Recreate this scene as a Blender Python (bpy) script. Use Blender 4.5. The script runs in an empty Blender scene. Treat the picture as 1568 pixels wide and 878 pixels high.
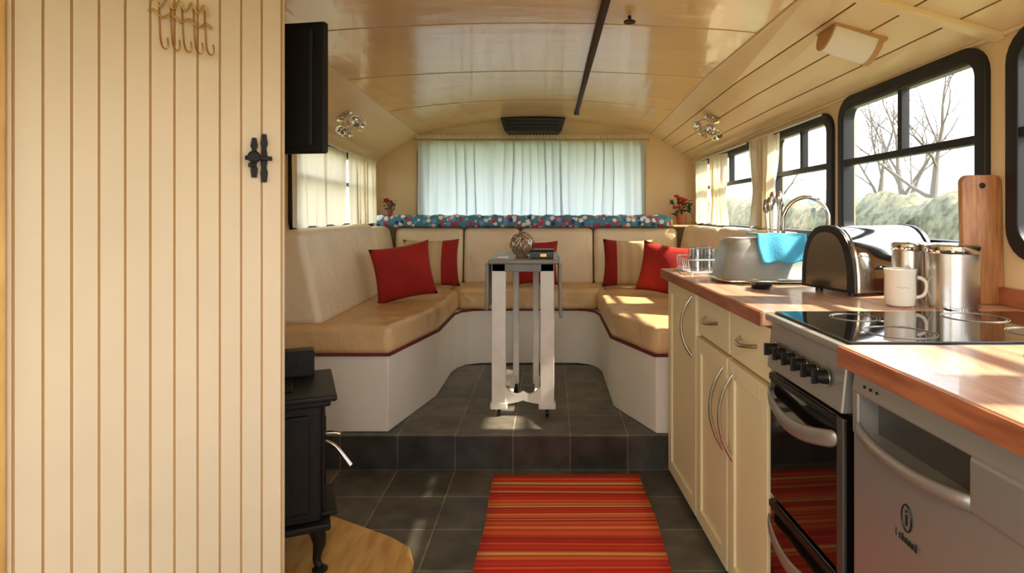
import bpy, math, random
from mathutils import Vector, Matrix, noise
random.seed(7)
S=bpy.context.scene
COL=S.collection
# ---------------------------------------------------------------- materials
def lin(c):
    c=c/255.0
    return c/12.92 if c<=0.04045 else ((c+0.055)/1.055)**2.4
def rgb(r,g,b): return (lin(r),lin(g),lin(b),1.0)
def mat(name,col,rough=0.5,metal=0.0,var=0.0,vscale=6.0,bump=0.0,bscale=60.0,stretch=(1,1,1),col2=None,coat=0.0,bdist=0.01):
    m=bpy.data.materials.new(name); m.use_nodes=True
    nt=m.node_tree; N=nt.nodes; L=nt.links
    b=N['Principled BSDF']
    b.inputs['Base Color'].default_value=col
    b.inputs['Roughness'].default_value=rough
    b.inputs['Metallic'].default_value=metal
    b.inputs['Coat Weight'].default_value=coat
    tc=N.new('ShaderNodeTexCoord'); mp=N.new('ShaderNodeMapping'); mp.inputs['Scale'].default_value=stretch
    L.new(tc.outputs['Object'],mp.inputs['Vector'])
    if var>0 or col2:
        n=N.new('ShaderNodeTexNoise'); n.inputs['Scale'].default_value=vscale; n.inputs['Detail'].default_value=5
        L.new(mp.outputs[0],n.inputs['Vector'])
        r=N.new('ShaderNodeValToRGB')
        c2=col2 if col2 else (col[0]*(1-var),col[1]*(1-var),col[2]*(1-var),1)
        r.color_ramp.elements[0].color=c2; r.color_ramp.elements[1].color=col
        r.color_ramp.elements[0].position=0.32; r.color_ramp.elements[1].position=0.62
        L.new(n.outputs['Fac'],r.inputs['Fac']); L.new(r.outputs['Color'],b.inputs['Base Color'])
    if bump>0:
        n2=N.new('ShaderNodeTexNoise'); n2.inputs['Scale'].default_value=bscale; n2.inputs['Detail'].default_value=3
        L.new(mp.outputs[0],n2.inputs['Vector'])
        bp=N.new('ShaderNodeBump'); bp.inputs['Strength'].default_value=bump; bp.inputs['Distance'].default_value=bdist
        L.new(n2.outputs['Fac'],bp.inputs['Height']); L.new(bp.outputs['Normal'],b.inputs['Normal'])
    return m
def tilemat(name,vert=False,dark=1.0):
    m=bpy.data.materials.new(name); m.use_nodes=True
    nt=m.node_tree; N=nt.nodes; L=nt.links; b=N['Principled BSDF']
    tc=N.new('ShaderNodeTexCoord'); sp=N.new('ShaderNodeSeparateXYZ'); cb=N.new('ShaderNodeCombineXYZ')
    L.new(tc.outputs['Object'],sp.inputs[0])
    a=N.new('ShaderNodeMath'); a.operation='ADD'; a.inputs[1].default_value=0.426+0.257*20
    L.new(sp.outputs['X'],a.inputs[0]); L.new(a.outputs[0],cb.inputs['X'])
    c=N.new('ShaderNodeMath'); c.operation='ADD'; c.inputs[1].default_value=(0.0 if vert else -2.774+0.257*20)
    L.new(sp.outputs['Z' if vert else 'Y'],c.inputs[0]); L.new(c.outputs[0],cb.inputs['Y'])
    br=N.new('ShaderNodeTexBrick'); br.offset=0; br.squash=1
    br.inputs['Scale'].default_value=1; br.inputs['Brick Width'].default_value=0.257; br.inputs['Row Height'].default_value=0.257
    br.inputs['Mortar Size'].default_value=0.003; br.inputs['Mortar Smooth'].default_value=0.2
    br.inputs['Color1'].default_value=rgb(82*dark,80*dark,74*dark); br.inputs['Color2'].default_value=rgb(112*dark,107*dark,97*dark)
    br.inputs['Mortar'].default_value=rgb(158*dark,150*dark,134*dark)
    L.new(cb.outputs[0],br.inputs['Vector'])
    n=N.new('ShaderNodeTexNoise'); n.inputs['Scale'].default_value=9; n.inputs['Detail'].default_value=7
    L.new(tc.outputs['Object'],n.inputs['Vector'])
    mx=N.new('ShaderNodeMix'); mx.data_type='RGBA'; mx.blend_type='MULTIPLY'; mx.inputs[0].default_value=0.8
    r=N.new('ShaderNodeValToRGB'); r.color_ramp.elements[0].position=0.32; r.color_ramp.elements[1].position=0.68
    r.color_ramp.elements[0].color=(0.36,0.33,0.3,1); r.color_ramp.elements[1].color=(1.25,1.25,1.22,1)
    L.new(n.outputs['Fac'],r.inputs['Fac']); L.new(br.outputs['Color'],mx.inputs[6]); L.new(r.outputs['Color'],mx.inputs[7])
    L.new(mx.outputs[2],b.inputs['Base Color'])
    b.inputs['Roughness'].default_value=0.38
    bp=N.new('ShaderNodeBump'); bp.inputs['Strength'].default_value=0.45; bp.inputs['Distance'].default_value=0.01
    ad=N.new('ShaderNodeMath'); ad.operation='SUBTRACT'
    L.new(n.outputs['Fac'],ad.inputs[0]); L.new(br.outputs['Fac'],ad.inputs[1]); L.new(ad.outputs[0],bp.inputs['Height'])
    L.new(bp.outputs['Normal'],b.inputs['Normal'])
    return m
def stripemat(name,stops,axis='X',coord='Generated',rough=0.9):
    m=bpy.data.materials.new(name); m.use_nodes=True
    nt=m.node_tree; N=nt.nodes; L=nt.links; b=N['Principled BSDF']; b.inputs['Roughness'].default_value=rough
    tc=N.new('ShaderNodeTexCoord'); sp=N.new('ShaderNodeSeparateXYZ'); L.new(tc.outputs[coord],sp.inputs[0])
    r=N.new('ShaderNodeValToRGB'); r.color_ramp.interpolation='CONSTANT'
    e=r.color_ramp.elements
    e[0].position=stops[0][0]; e[0].color=stops[0][1]; e[1].position=stops[1][0]; e[1].color=stops[1][1]
    for p,c in stops[2:]:
        x=e.new(p); x.color=c
    L.new(sp.outputs[axis],r.inputs['Fac']); L.new(r.outputs['Color'],b.inputs['Base Color'])
    return m
def rugmat():
    m=bpy.data.materials.new('rug_stripes'); m.use_nodes=True
    nt=m.node_tree; N=nt.nodes; L=nt.links; b=N['Principled BSDF']; b.inputs['Roughness'].default_value=0.95
    tc=N.new('ShaderNodeTexCoord'); sp=N.new('ShaderNodeSeparateXYZ'); L.new(tc.outputs['Object'],sp.inputs[0])
    ml=N.new('ShaderNodeMath'); ml.operation='MULTIPLY'; ml.inputs[1].default_value=105; L.new(sp.outputs['Y'],ml.inputs[0])
    fl=N.new('ShaderNodeMath'); fl.operation='FLOOR'; L.new(ml.outputs[0],fl.inputs[0])
    w=N.new('ShaderNodeTexWhiteNoise'); w.noise_dimensions='1D'; L.new(fl.outputs[0],w.inputs['W'])
    r=N.new('ShaderNodeValToRGB'); r.color_ramp.interpolation='CONSTANT'; e=r.color_ramp.elements
    e[0].position=0; e[0].color=rgb(228,64,44); e[1].position=0.36; e[1].color=rgb(240,106,58)
    for p,c in [(0.60,rgb(212,48,36)),(0.76,rgb(240,168,82)),(0.82,rgb(232,202,120)),(0.88,rgb(160,56,34)),(0.92,rgb(240,124,70))]:
        x=e.new(p); x.color=c
    L.new(w.outputs['Value'],r.inputs['Fac']); L.new(r.outputs['Color'],b.inputs['Base Color'])
    wv=N.new('ShaderNodeTexNoise'); wv.inputs['Scale'].default_value=250; L.new(tc.outputs['Object'],wv.inputs['Vector'])
    bp=N.new('ShaderNodeBump'); bp.inputs['Strength'].default_value=0.4; bp.inputs['Distance'].default_value=0.004
    L.new(wv.outputs['Fac'],bp.inputs['Height']); L.new(bp.outputs['Normal'],b.inputs['Normal'])
    return m
def floralmat():
    m=bpy.data.materials.new('floral_fabric'); m.use_nodes=True
    nt=m.node_tree; N=nt.nodes; L=nt.links; b=N['Principled BSDF']; b.inputs['Roughness'].default_value=0.9
    tc=N.new('ShaderNodeTexCoord'); v=N.new('ShaderNodeTexVoronoi'); v.inputs['Scale'].default_value=30
    L.new(tc.outputs['Object'],v.inputs['Vector'])
    sp=N.new('ShaderNodeSeparateColor'); L.new(v.outputs['Color'],sp.inputs[0])
    r=N.new('ShaderNodeValToRGB'); r.color_ramp.interpolation='CONSTANT'; e=r.color_ramp.elements
    e[0].position=0; e[0].color=rgb(214,54,66); e[1].position=0.22; e[1].color=rgb(246,244,240)
    for p,c in [(0.45,rgb(110,176,206)),(0.58,rgb(40,80,140)),(0.70,rgb(236,140,156)),(0.82,rgb(246,244,240)),(0.92,rgb(80,160,140))]:
        x=e.new(p); x.color=c
    L.new(sp.outputs[0],r.inputs['Fac'])
    lt=N.new('ShaderNodeMath'); lt.operation='LESS_THAN'; lt.inputs[1].default_value=0.5; L.new(v.outputs['Distance'],lt.inputs[0])
    mx=N.new('ShaderNodeMix'); mx.data_type='RGBA'; mx.inputs[6].default_value=rgb(84,140,176)
    L.new(lt.outputs[0],mx.inputs[0]); L.new(r.outputs['Color'],mx.inputs[7]); L.new(mx.outputs[2],b.inputs['Base Color'])
    return m
def curtmat(name,col,tr=0.6):
    m=bpy.data.materials.new(name); m.use_nodes=True
    nt=m.node_tree; N=nt.nodes; L=nt.links; N.remove(N['Principled BSDF']); o=N['Material Output']
    d=N.new('ShaderNodeBsdfDiffuse'); t=N.new('ShaderNodeBsdfTranslucent'); mx=N.new('ShaderNodeMixShader')
    d.inputs[0].default_value=col; t.inputs[0].default_value=col; mx.inputs[0].default_value=tr
    L.new(d.outputs[0],mx.inputs[1]); L.new(t.outputs[0],mx.inputs[2])
    L.new(mx.outputs[0],o.inputs[0]); return m
def glassmat(name,tint=(1,1,1,1),gl=0.06):
    m=bpy.data.materials.new(name); m.use_nodes=True
    nt=m.node_tree; N=nt.nodes; L=nt.links; N.remove(N['Principled BSDF']); o=N['Material Output']
    d=N.new('ShaderNodeBsdfTransparent'); d.inputs[0].default_value=tint
    g=N.new('ShaderNodeBsdfGlossy'); g.inputs['Roughness'].default_value=0.02
    mx=N.new('ShaderNodeMixShader'); mx.inputs[0].default_value=gl
    L.new(d.outputs[0],mx.inputs[1]); L.new(g.outputs[0],mx.inputs[2]); L.new(mx.outputs[0],o.inputs[0]); return m

M=dict(
 paint=mat('cream_paint',rgb(238,210,158),0.4,var=0.06,vscale=3,bump=0.05,bscale=20),
 ceil=mat('glossy_ceiling_paint',rgb(240,206,148),0.19,var=0.06,vscale=2.2,bump=0.2,bscale=5,stretch=(1,3,1),coat=0.3),
 cove=mat('cove_paint',rgb(240,214,162),0.33,var=0.05,vscale=4),
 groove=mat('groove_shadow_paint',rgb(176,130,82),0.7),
 seam=mat('ceiling_seam',rgb(214,176,122),0.6),
 grooveD=mat('beadboard_groove_dirt_shade',rgb(204,168,116),0.7),  # darker tone puts groove dirt and ambient shading into the colour
 door=mat('beadboard_paint',rgb(234,215,182),0.42,var=0.08,vscale=3.5,bump=0.06,bscale=25),
 white=mat('bench_white_paint',rgb(240,234,220),0.45,var=0.07,vscale=4),
 vinylT=mat('tan_vinyl',rgb(226,190,138),0.34,var=0.18,vscale=5,bump=0.8,bscale=7,bdist=0.03),
 vinylC=mat('cream_vinyl',rgb(242,224,190),0.38,var=0.08,vscale=4,bump=0.7,bscale=6,bdist=0.03),
 piping=mat('maroon_piping',rgb(104,20,28),0.7),
 red=mat('red_fabric',rgb(164,32,24),0.9,var=0.15,vscale=8,bump=0.2,bscale=180),
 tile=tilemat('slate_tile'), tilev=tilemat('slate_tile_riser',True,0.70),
 rug=rugmat(), floral=floralmat(),
 cab=mat('cabinet_cream',rgb(240,226,180),0.38,var=0.04,vscale=3),
 gap=mat('dark_gap',rgb(25,20,16),0.8),
 wood=mat('worktop_wood',rgb(214,174,146),0.26,vscale=9,stretch=(5,0.7,5),col2=rgb(190,142,112),coat=0.25),
 woodE=mat('worktop_edge',rgb(172,104,68),0.35,vscale=10,stretch=(6,0.8,6),col2=rgb(136,74,46)),
 board=mat('bamboo_board',rgb(192,134,80),0.45,vscale=12,stretch=(8,8,0.8),col2=rgb(156,98,56)),
 hearth=mat('hearth_wood',rgb(226,182,108),0.5,vscale=7,stretch=(5,1,1),col2=rgb(200,148,78),bump=0.1),
 steel=mat('brushed_steel',rgb(205,200,192),0.24,1.0,bump=0.03,bscale=90,stretch=(1,1,8)),
 chrome=mat('chrome',rgb(225,222,216),0.08,1.0),
 silver=mat('silver_enamel',rgb(172,169,162),0.36,0.7),
 silverD=mat('silver_enamel_dark',rgb(96,92,86),0.35,0.6),
 black=mat('black_plastic',rgb(16,15,15),0.35),
 rubber=mat('black_rubber',rgb(22,21,22),0.5),
 iron=mat('cast_iron',rgb(24,23,24),0.5,0.2,bump=0.15,bscale=90),
 tvb=mat('television_plastic',rgb(10,10,10),0.7),
 hob=mat('hob_glass',rgb(10,10,11),0.04,coat=0.6),
 hobmark=mat('hob_marking',rgb(120,118,112),0.4),
 oven=mat('oven_glass',rgb(14,10,10),0.05,coat=0.5),
 gold=mat('brass_wire',rgb(200,160,90),0.3,0.9),
 winframe=mat('rear_window_frame',rgb(112,118,100),0.5,0.2),
 bracket=mat('rail_brown',rgb(58,32,22),0.75),
 curt=curtmat('cream_curtain',rgb(246,236,208),0.42),
 curtB=curtmat('rear_curtain_voile',rgb(226,238,243),0.52),
 glass=glassmat('window_glass'), drink=glassmat('drinking_glass',(0.9,0.93,0.95,1),0.16),
 mug=mat('white_ceramic',rgb(240,232,214),0.2,coat=0.4),
 print=mat('mug_print',rgb(196,190,160),0.4),
 cyan=mat('cyan_cloth',rgb(74,172,212),0.9,bump=0.25,bscale=200),
 bowl=mat('grey_bowl',rgb(170,176,174),0.35,0.35),
 binend=mat('bread_bin_end',rgb(120,112,100),0.2,0.9),
 tabW=mat('table_white_paint',rgb(244,240,230),0.5,var=0.08,vscale=14),
 tabT=mat('table_top_grey',rgb(140,136,126),0.35,var=0.2,vscale=8),
 frost=mat('frosted_lamp_glass',rgb(240,232,210),0.35),
 lampw=mat('lamp_wood',rgb(196,150,96),0.5),
 leaf=mat('leaf_green',rgb(48,72,36),0.6), petal=mat('red_petal',rgb(176,30,34),0.7), pot=mat('terracotta',rgb(150,84,56),0.8),
 grass=mat('grass',rgb(118,122,84),0.95,vscale=1.5,col2=rgb(90,96,62)),
 hedge=mat('hedge_leaves',rgb(116,114,88),0.95,vscale=5,col2=rgb(66,66,48),bump=1,bscale=14),
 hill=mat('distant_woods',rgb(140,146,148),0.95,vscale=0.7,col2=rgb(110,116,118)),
 bark=mat('bark',rgb(104,96,86),0.95), stone=mat('wicker',rgb(172,140,112),0.6,var=0.4,vscale=40),
 wire=mat('white_wire',rgb(225,222,215),0.4),
)
M['striped']=stripemat('striped_cushion_fabric',[(0,rgb(150,26,22)),(0.27,rgb(196,168,128)),(0.36,rgb(206,180,140)),(0.45,rgb(196,168,128)),(0.55,rgb(206,180,140)),(0.64,rgb(196,168,128)),(0.74,rgb(206,180,140))])
# ---------------------------------------------------------------- geometry helpers
ROOTS=[]
def E(name):
    o=bpy.data.objects.new(name,None); o.empty_display_size=0.1; COL.objects.link(o); ROOTS.append(o); return o
def ob(name,data,root=None):
    o=bpy.data.objects.new(name,data); COL.objects.link(o)
    if root: o.parent=root
    return o
def me(name,verts,faces,m,root=None,smooth=False,bevel=0,seg=3,sub=0,mi=None,mats=None):
    d=bpy.data.meshes.new(name); d.from_pydata([tuple(v) for v in verts],[],faces); 
    import bmesh
    bm=bmesh.new(); bm.from_mesh(d); bmesh.ops.recalc_face_normals(bm,faces=bm.faces); bm.to_mesh(d); bm.free()
    for x in (mats or [m]): d.materials.append(x)
    if mi:
        for p,i in zip(d.polygons,mi): p.material_index=i
    if smooth or bevel:
        for p in d.polygons: p.use_smooth=True
    o=ob(name,d,root)
    if bevel:
        b=o.modifiers.new('bevel','BEVEL'); b.width=bevel; b.segments=seg; b.limit_method='ANGLE'; b.angle_limit=math.radians(35)
        w=o.modifiers.new('wn','WEIGHTED_NORMAL')
    if sub:
        s=o.modifiers.new('sub','SUBSURF'); s.levels=sub; s.render_levels=sub
    return o
BF=[(0,3,2,1),(4,5,6,7),(0,1,5,4),(1,2,6,5),(2,3,7,6),(3,0,4,7)]
def box(name,a,b,m,root=None,bevel=0.0,fn=None,seg=2):
    x0,y0,z0=a; x1,y1,z1=b
    v=[(x0,y0,z0),(x1,y0,z0),(x1,y1,z0),(x0,y1,z0),(x0,y0,z1),(x1,y0,z1),(x1,y1,z1),(x0,y1,z1)]
    if fn: v=[fn(*p) for p in v]
    return me(name,v,BF,m,root,bevel=bevel,seg=seg)
def hexa(name,v,m,root=None,bevel=0.0,seg=4):
    return me(name,v,BF,m,root,bevel=bevel,seg=seg)
def prism(name,poly,z0,z1,m,root=None,bevel=0.0,seg=3,fn=None):
    n=len(poly); v=[(x,y,z0) for x,y in poly]+[(x,y,z1) for x,y in poly]
    if fn: v=[fn(*p) for p in v]
    f=[tuple(range(n))[::-1],tuple(range(n,2*n))]+[(i,(i+1)%n,n+(i+1)%n,n+i) for i in range(n)]
    return me(name,v,f,m,root,bevel=bevel,seg=seg)
def tube(name,pts,r,m,root=None,cyclic=False,smooth=False,radii=None):
    c=bpy.data.curves.new(name,'CURVE'); c.dimensions='3D'; c.bevel_depth=r; c.bevel_resolution=3; c.use_fill_caps=True
    if smooth:
        s=c.splines.new('NURBS'); s.points.add(len(pts)-1); s.order_u=3; s.use_endpoint_u=True; s.resolution_u=6
    else:
        s=c.splines.new('POLY'); s.points.add(len(pts)-1)
    for i,p in enumerate(pts):
        s.points[i].co=(p[0],p[1],p[2],1)
        if radii: s.points[i].radius=radii[i]
    s.use_cyclic_u=cyclic
    c.materials.append(m)
    return ob(name,c,root)
def lathe(name,prof,loc,m,root=None,n=32,axis=None,smooth=True):
    v=[];f=[]
    for r,z in prof:
        for i in range(n):
            a=2*math.pi*i/n; v.append(Vector((r*math.cos(a),r*math.sin(a),z)))
    for j in range(len(prof)-1):
        for i in range(n):
            f.append((j*n+i,j*n+(i+1)%n,(j+1)*n+(i+1)%n,(j+1)*n+i))
    f.append(tuple(range(n))[::-1]); k=(len(prof)-1)*n; f.append(tuple(range(k,k+n)))
    if axis is not None:
        q=Vector((0,0,1)).rotation_difference(Vector(axis)).to_matrix(); v=[q@p for p in v]
    v=[p+Vector(loc) for p in v]
    o=me(name,v,f,m,root,smooth=smooth)
    es=o.modifiers.new('es','EDGE_SPLIT'); es.split_angle=math.radians(40)
    return o
def cyl(name,p0,p1,r,m,root=None,n=20,r1=None):
    p0=Vector(p0);p1=Vector(p1); return lathe(name,[(r,0),(r1 if r1 else r,(p1-p0).length)],p0,m,root,n,axis=(p1-p0).normalized())
def rr(u0,u1,v0,v1,r,n=6):
    P=[]
    for cx,cy,a0 in ((u1-r,v1-r,0),(u0+r,v1-r,90),(u0+r,v0+r,180),(u1-r,v0+r,270)):
        for i in range(n+1):
            a=math.radians(a0+90*i/n); P.append((cx+r*math.cos(a),cy+r*math.sin(a)))
    return P
def ring(name,outer,inner,fn,o0,o1,m,root=None):
    n=len(outer); v=[fn(u,w,o0) for u,w in outer]+[fn(u,w,o0) for u,w in inner]+[fn(u,w,o1) for u,w in outer]+[fn(u,w,o1) for u,w in inner]
    f=[]
    for i in range(n):
        j=(i+1)%n
        f+=[(i,j,n+j,n+i),(2*n+i,2*n+j,3*n+j,3*n+i),(i,j,2*n+j,2*n+i),(n+i,n+j,3*n+j,3*n+i)]
    return me(name,v,f,m,root,bevel=0.004,seg=2)
def slab(name,u0,u1,v0,v1,fn,o0,o1,m,root=None,bevel=0.0):
    v=[fn(u0,v0,o0),fn(u1,v0,o0),fn(u1,v0,o1),fn(u0,v0,o1),fn(u0,v1,o0),fn(u1,v1,o0),fn(u1,v1,o1),fn(u0,v1,o1)]
    return me(name,v,BF,m,root,bevel=bevel,seg=2)
def pillow(name,w,h,t,loc,rot,m,root=None,n=14):
    v=[];f=[]
    R=rot.to_matrix()
    for s in (1,-1):
        for i in range(n+1):
            for j in range(n+1):
                x=-1+2*i/n;y=-1+2*j/n
                e=(max(0,(1-x**2)*(1-y**2)))**0.42
                k=1-0.09*(1-abs(x)**2)*abs(y)**3; k2=1-0.09*(1-abs(y)**2)*abs(x)**3
                q=Vector((x*w/2*k2,y*h/2*k,s*t/2*e*(1+0.06*math.sin(5*x+3*y))))
                v.append(R@q+Vector(loc))
    N1=(n+1)**2
    for b in (0,N1):
        for i in range(n):
            for j in range(n):
                a=b+i*(n+1)+j; f.append((a,a+1,a+n+2,a+n+1))
    o=me(name,v,f,m,root,smooth=True)
    import bmesh
    bm=bmesh.new(); bm.from_mesh(o.data); bmesh.ops.remove_doubles(bm,verts=bm.verts,dist=0.0005); bmesh.ops.recalc_face_normals(bm,faces=bm.faces); bm.to_mesh(o.data); bm.free()
    return o
# ---------------------------------------------------------------- shell mapping
YB=4.6; YF=-1.2
def W(y): return 1.38-0.072*y
def shz(u,v): return v-0.0467*(u-1.7)*max(0.0,(v-1.05)/0.61)
def Rm(u,v,o=0.0): return (W(u)-o,u,shz(u,v))
def Lm(u,v,o=0.0): return (-1.27+o,u,shz(u,v))
def zt(y): return shz(y,1.66)
def zc(y): return 1.80-max(0.0,y-2.9)*0.047
def zr(y): return 1.825+0.006*(4.6-y)
def wall(name,fn,u0,u1,v0,v1,holes,m,th=-0.04):
    us=sorted(set([u0,u1]+[h[0] for h in holes]+[h[1] for h in holes])); vs=sorted(set([v0,v1]+[h[2] for h in holes]+[h[3] for h in holes]))
    v=[];f=[]
    for i in range(len(us)-1):
        for j in range(len(vs)-1):
            cu=(us[i]+us[i+1])/2; cv=(vs[j]+vs[j+1])/2
            if any(h[0]<cu<h[1] and h[2]<cv<h[3] for h in holes): continue
            k=len(v)
            v+=[fn(us[i],vs[j],0),fn(us[i+1],vs[j],0),fn(us[i+1],vs[j],th),fn(us[i],vs[j],th),fn(us[i],vs[j+1],0),fn(us[i+1],vs[j+1],0),fn(us[i+1],vs[j+1],th),fn(us[i],vs[j+1],th)]
            f+=[tuple(k+q for q in F) for F in BF]
    return me(name,v,f,m)
def window(k,fn,u0,u1,v0,v1,fm,rail=None,split=None,rad=0.09,wid=0.042,o1=0.018):
    R=E('window_%d'%k)
    out=rr(u0,u1,v0,v1,rad); inn=rr(u0+wid,u1-wid,v0+wid,v1-wid,rad-wid*0.8)
    ring('frame',out,inn,fn,-0.03,o1,fm,R)
    ins=0.03
    slab('glass_pane',u0+ins,u1-ins,v0+ins,v1-ins,fn,-0.022,-0.018,M['glass'],R)
    if rail: 
        slab('rail',u0+wid*0.7,u1-wid*0.7,rail-0.013,rail+0.013,fn,-0.02,o1*0.8,fm,R,0.003)
        if split: slab('mullion',split-0.011,split+0.011,rail,v1-wid*0.7,fn,-0.02,o1*0.6,fm,R,0.003)
        slab('upper_sash_bar',u0+wid*0.8,u1-wid*0.8,v1-wid-0.012,v1-wid+0.004,fn,-0.018,o1*0.6,M['silverD'],R)
    return R
RW=[(1.765,2.55,1.03,1.655,1.375,2.16),(0.88,1.695,1.03,1.655,1.375,1.3),(2.60,3.20,1.03,1.625,1.375,2.88),(3.32,4.42,1.03,1.625,1.375,3.8),(-0.9,0.8,1.03,1.655,1.375,0.0)]
LW=[(3.0,4.40,1.04,1.615,1.37,3.7),(-0.9,0.75,1.03,1.64,1.37,0.0)]
h=0.03
wall('wall_right',Rm,YF,YB,0,1.66,[(a+h,b-h,c+h,d-h) for a,b,c,d,_,_ in RW],M['paint'])
wall('wall_left',Lm,YF,YB,0,1.66,[(a+h,b-h,c+h,d-h) for a,b,c,d,_,_ in LW],M['paint'])
def Bm(u,v,o=0.0): return (u,YB-o,v)
def Fm(u,v,o=0.0): return (u,YF+o,v)
BW=(-0.985,0.70,1.0,1.672)
FW=(-1.15,1.3,0.55,1.62)
wall('wall_back',Bm,-1.31,1.09,0,1.9,[(BW[0]+h,BW[1]-h,BW[2]+h,BW[3]-h)],M['paint'])
wall('wall_front',Fm,-1.31,1.5,0,1.95,[(FW[0]+h,FW[1]-h,FW[2]+h,FW[3]-h)],M['paint'])
k=1
for a,b,c,d,r,s in RW: window(k,Rm,a,b,c,d,M['rubber'],r,s); k+=1
for a,b,c,d,r,s in LW: window(k,Lm,a,b,c,d,M['rubber'],r,s); k+=1
window(k,Bm,*BW,M['winframe'],rad=0.1,wid=0.045,o1=0.03); k+=1
window(k,Fm,*FW,M['rubber'],rad=0.15,wid=0.05)
def prof(y):
    P=[(-1.27,zt(y),0)]
    P+= [(-0.98,zc(y)-0.012,0)]
    nn=14
    for i in range(nn+1):
        t=i/nn; x=-0.97+1.71*t; s=math.sin(math.pi*t)**0.8 if 0<t<1 else 0
        e=(zc(y)-0.008)*(1-t)+zc(y)*t
        P.append((x,e+(zr(y)-zc(y))*s,1))
    a=Vector((0.75,zc(y)-0.003)); b=Vector((W(y),zt(y)))
    K=4
    for i in range(K):
        t0=i/K;t1=(i+1)/K; p=a.lerp(b,t0+0.006); q=a.lerp(b,t1-0.006)
        g=a.lerp(b,t1)+Vector((0.003,0.006))
        P.append((p.x,p.y,0)); P.append((q.x,q.y,0))
        if i<K-1: P.append((g.x,g.y,2))
    P.append((b.x,b.y,0))
    return P
def ceiling():
    ys=[YF,0.6,1.8,2.9,3.5,YB]; v=[];f=[];mi=[]
    pr=[prof(y) for y in ys]; n=len(pr[0])
    for y,P in zip(ys,pr): v+=[(x,y,z) for x,z,_ in P]
    for j in range(len(ys)-1):
        for i in range(n-1):
            f.append((j*n+i,j*n+i+1,(j+1)*n+i+1,(j+1)*n+i))
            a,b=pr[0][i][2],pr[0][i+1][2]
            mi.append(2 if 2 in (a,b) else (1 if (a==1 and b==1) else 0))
    base=len(v)
    for y,P in zip(ys,pr): v+=[(x,y,z+0.05) for x,z,_ in P]
    for j in range(len(ys)-1):
        for i in range(n-1):
            f.append((base+j*n+i,base+j*n+i+1,base+(j+1)*n+i+1,base+(j+1)*n+i)); mi.append(0)
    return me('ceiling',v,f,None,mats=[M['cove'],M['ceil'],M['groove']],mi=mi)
ceiling()
def arcpts(y,dz=0.0):
    return [(x,y,z-dz) for x,z,t in prof(y) if t==1]
for i,y in enumerate((0.7,1.46,2.22,2.98,3.74)):
    tube('trim_%d'%(i+1),arcpts(y,0.0),0.0024,M['seam'])
tube('trim_6',[(-0.975,y,zc(y)-0.010) for y in (YF,2.9,YB)],0.005,M['cove'])
tube('trim_7',[(0.745,y,zc(y)-0.002) for y in (YF,2.9,YB)],0.006,M['cove'])
tube('trim_8',[(W(YF)-0.004,YF,zt(YF)-.003),(W(YB)-0.004,YB,zt(YB)-.003)],0.007,M['cove'])
R=E('trim_9')
hexa('rib',[(0.76,1.71,zc(1.7)-0.02),(0.76,1.75,zc(1.7)-0.02),(W(1.75)-0.002,1.75,zt(1.75)-0.02),(W(1.71)-0.002,1.71,zt(1.71)-0.02),
 (0.76,1.71,zc(1.7)),(0.76,1.75,zc(1.7)),(W(1.75),1.75,zt(1.75)),(W(1.71),1.71,zt(1.71))],M['cove'],R,0.004)
R=E('ceiling_curtain_rail')
hexa('rail',[(0.163,0.9,zr(0.9)-0.03),(0.186,0.9,zr(0.9)-0.03),(0.186,4.15,zr(4.15)-0.03),(0.163,4.15,zr(4.15)-0.03),
 (0.163,0.9,zr(0.9)),(0.186,0.9,zr(0.9)),(0.186,4.15,zr(4.15)),(0.163,4.15,zr(4.15))],M['bracket'],R,0.004)
box('end_stop',(0.158,4.13,zr(4.15)-0.034),(0.191,4.17,zr(4.15)),M['black'],R,0.004)
R=E('ceiling_vent')
hexa('housing',[(-0.33,4.42,1.72),(0.08,4.42,1.72),(0.05,4.58,1.70),(-0.30,4.58,1.70),(-0.36,4.40,1.815),(0.11,4.40,1.815),(0.08,4.58,1.81),(-0.33,4.58,1.81)],M['black'],R,0.008)
for i in range(3): box('slat_%d'%i,(-0.31,4.395,1.735+i*0.025),(0.06,4.41,1.742+i*0.025),M['iron'],R)
lathe('ceiling_hook',[(0.02,0),(0.02,0.006),(0.006,0.012),(0.006,0.03)],(0.27,2.12,zr(2.12)-0.034),M['bracket'])
# ---------------------------------------------------------------- floor
box('floor',(-1.3,YF,-0.04),(1.5,YB,0.0),M['tile'])
R=E('floor_step')
box('platform',(-1.27,2.782,0.0),(1.04,4.6,0.15),M['tile'],R)
box('platform_side',(1.04,2.782,0.0),(1.09,4.0,0.15),M['tile'],R)
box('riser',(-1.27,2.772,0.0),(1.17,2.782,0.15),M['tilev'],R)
box('tread_top',(-1.27,2.77,0.15),(1.09,4.0,0.156),M['tile'],R)
def rug():
    v=[];f=[];nx=10;ny=40
    for j in range(ny+1):
        for i in range(nx+1):
            x=-0.245+0.635*i/nx; y=1.15+1.55*j/ny
            v.append((x+0.004*math.sin(y*9),y,0.007+0.0025*math.sin(y*16+x*3)))
    for j in range(ny):
        for i in range(nx):
            a=j*(nx+1)+i; f.append((a,a+1,a+nx+2,a+nx+1))
    o=me('striped_rug',v,f,M['rug'],smooth=True)
    s=o.modifiers.new('s','SOLIDIFY'); s.thickness=0.006; s.offset=-1
rug()
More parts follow.
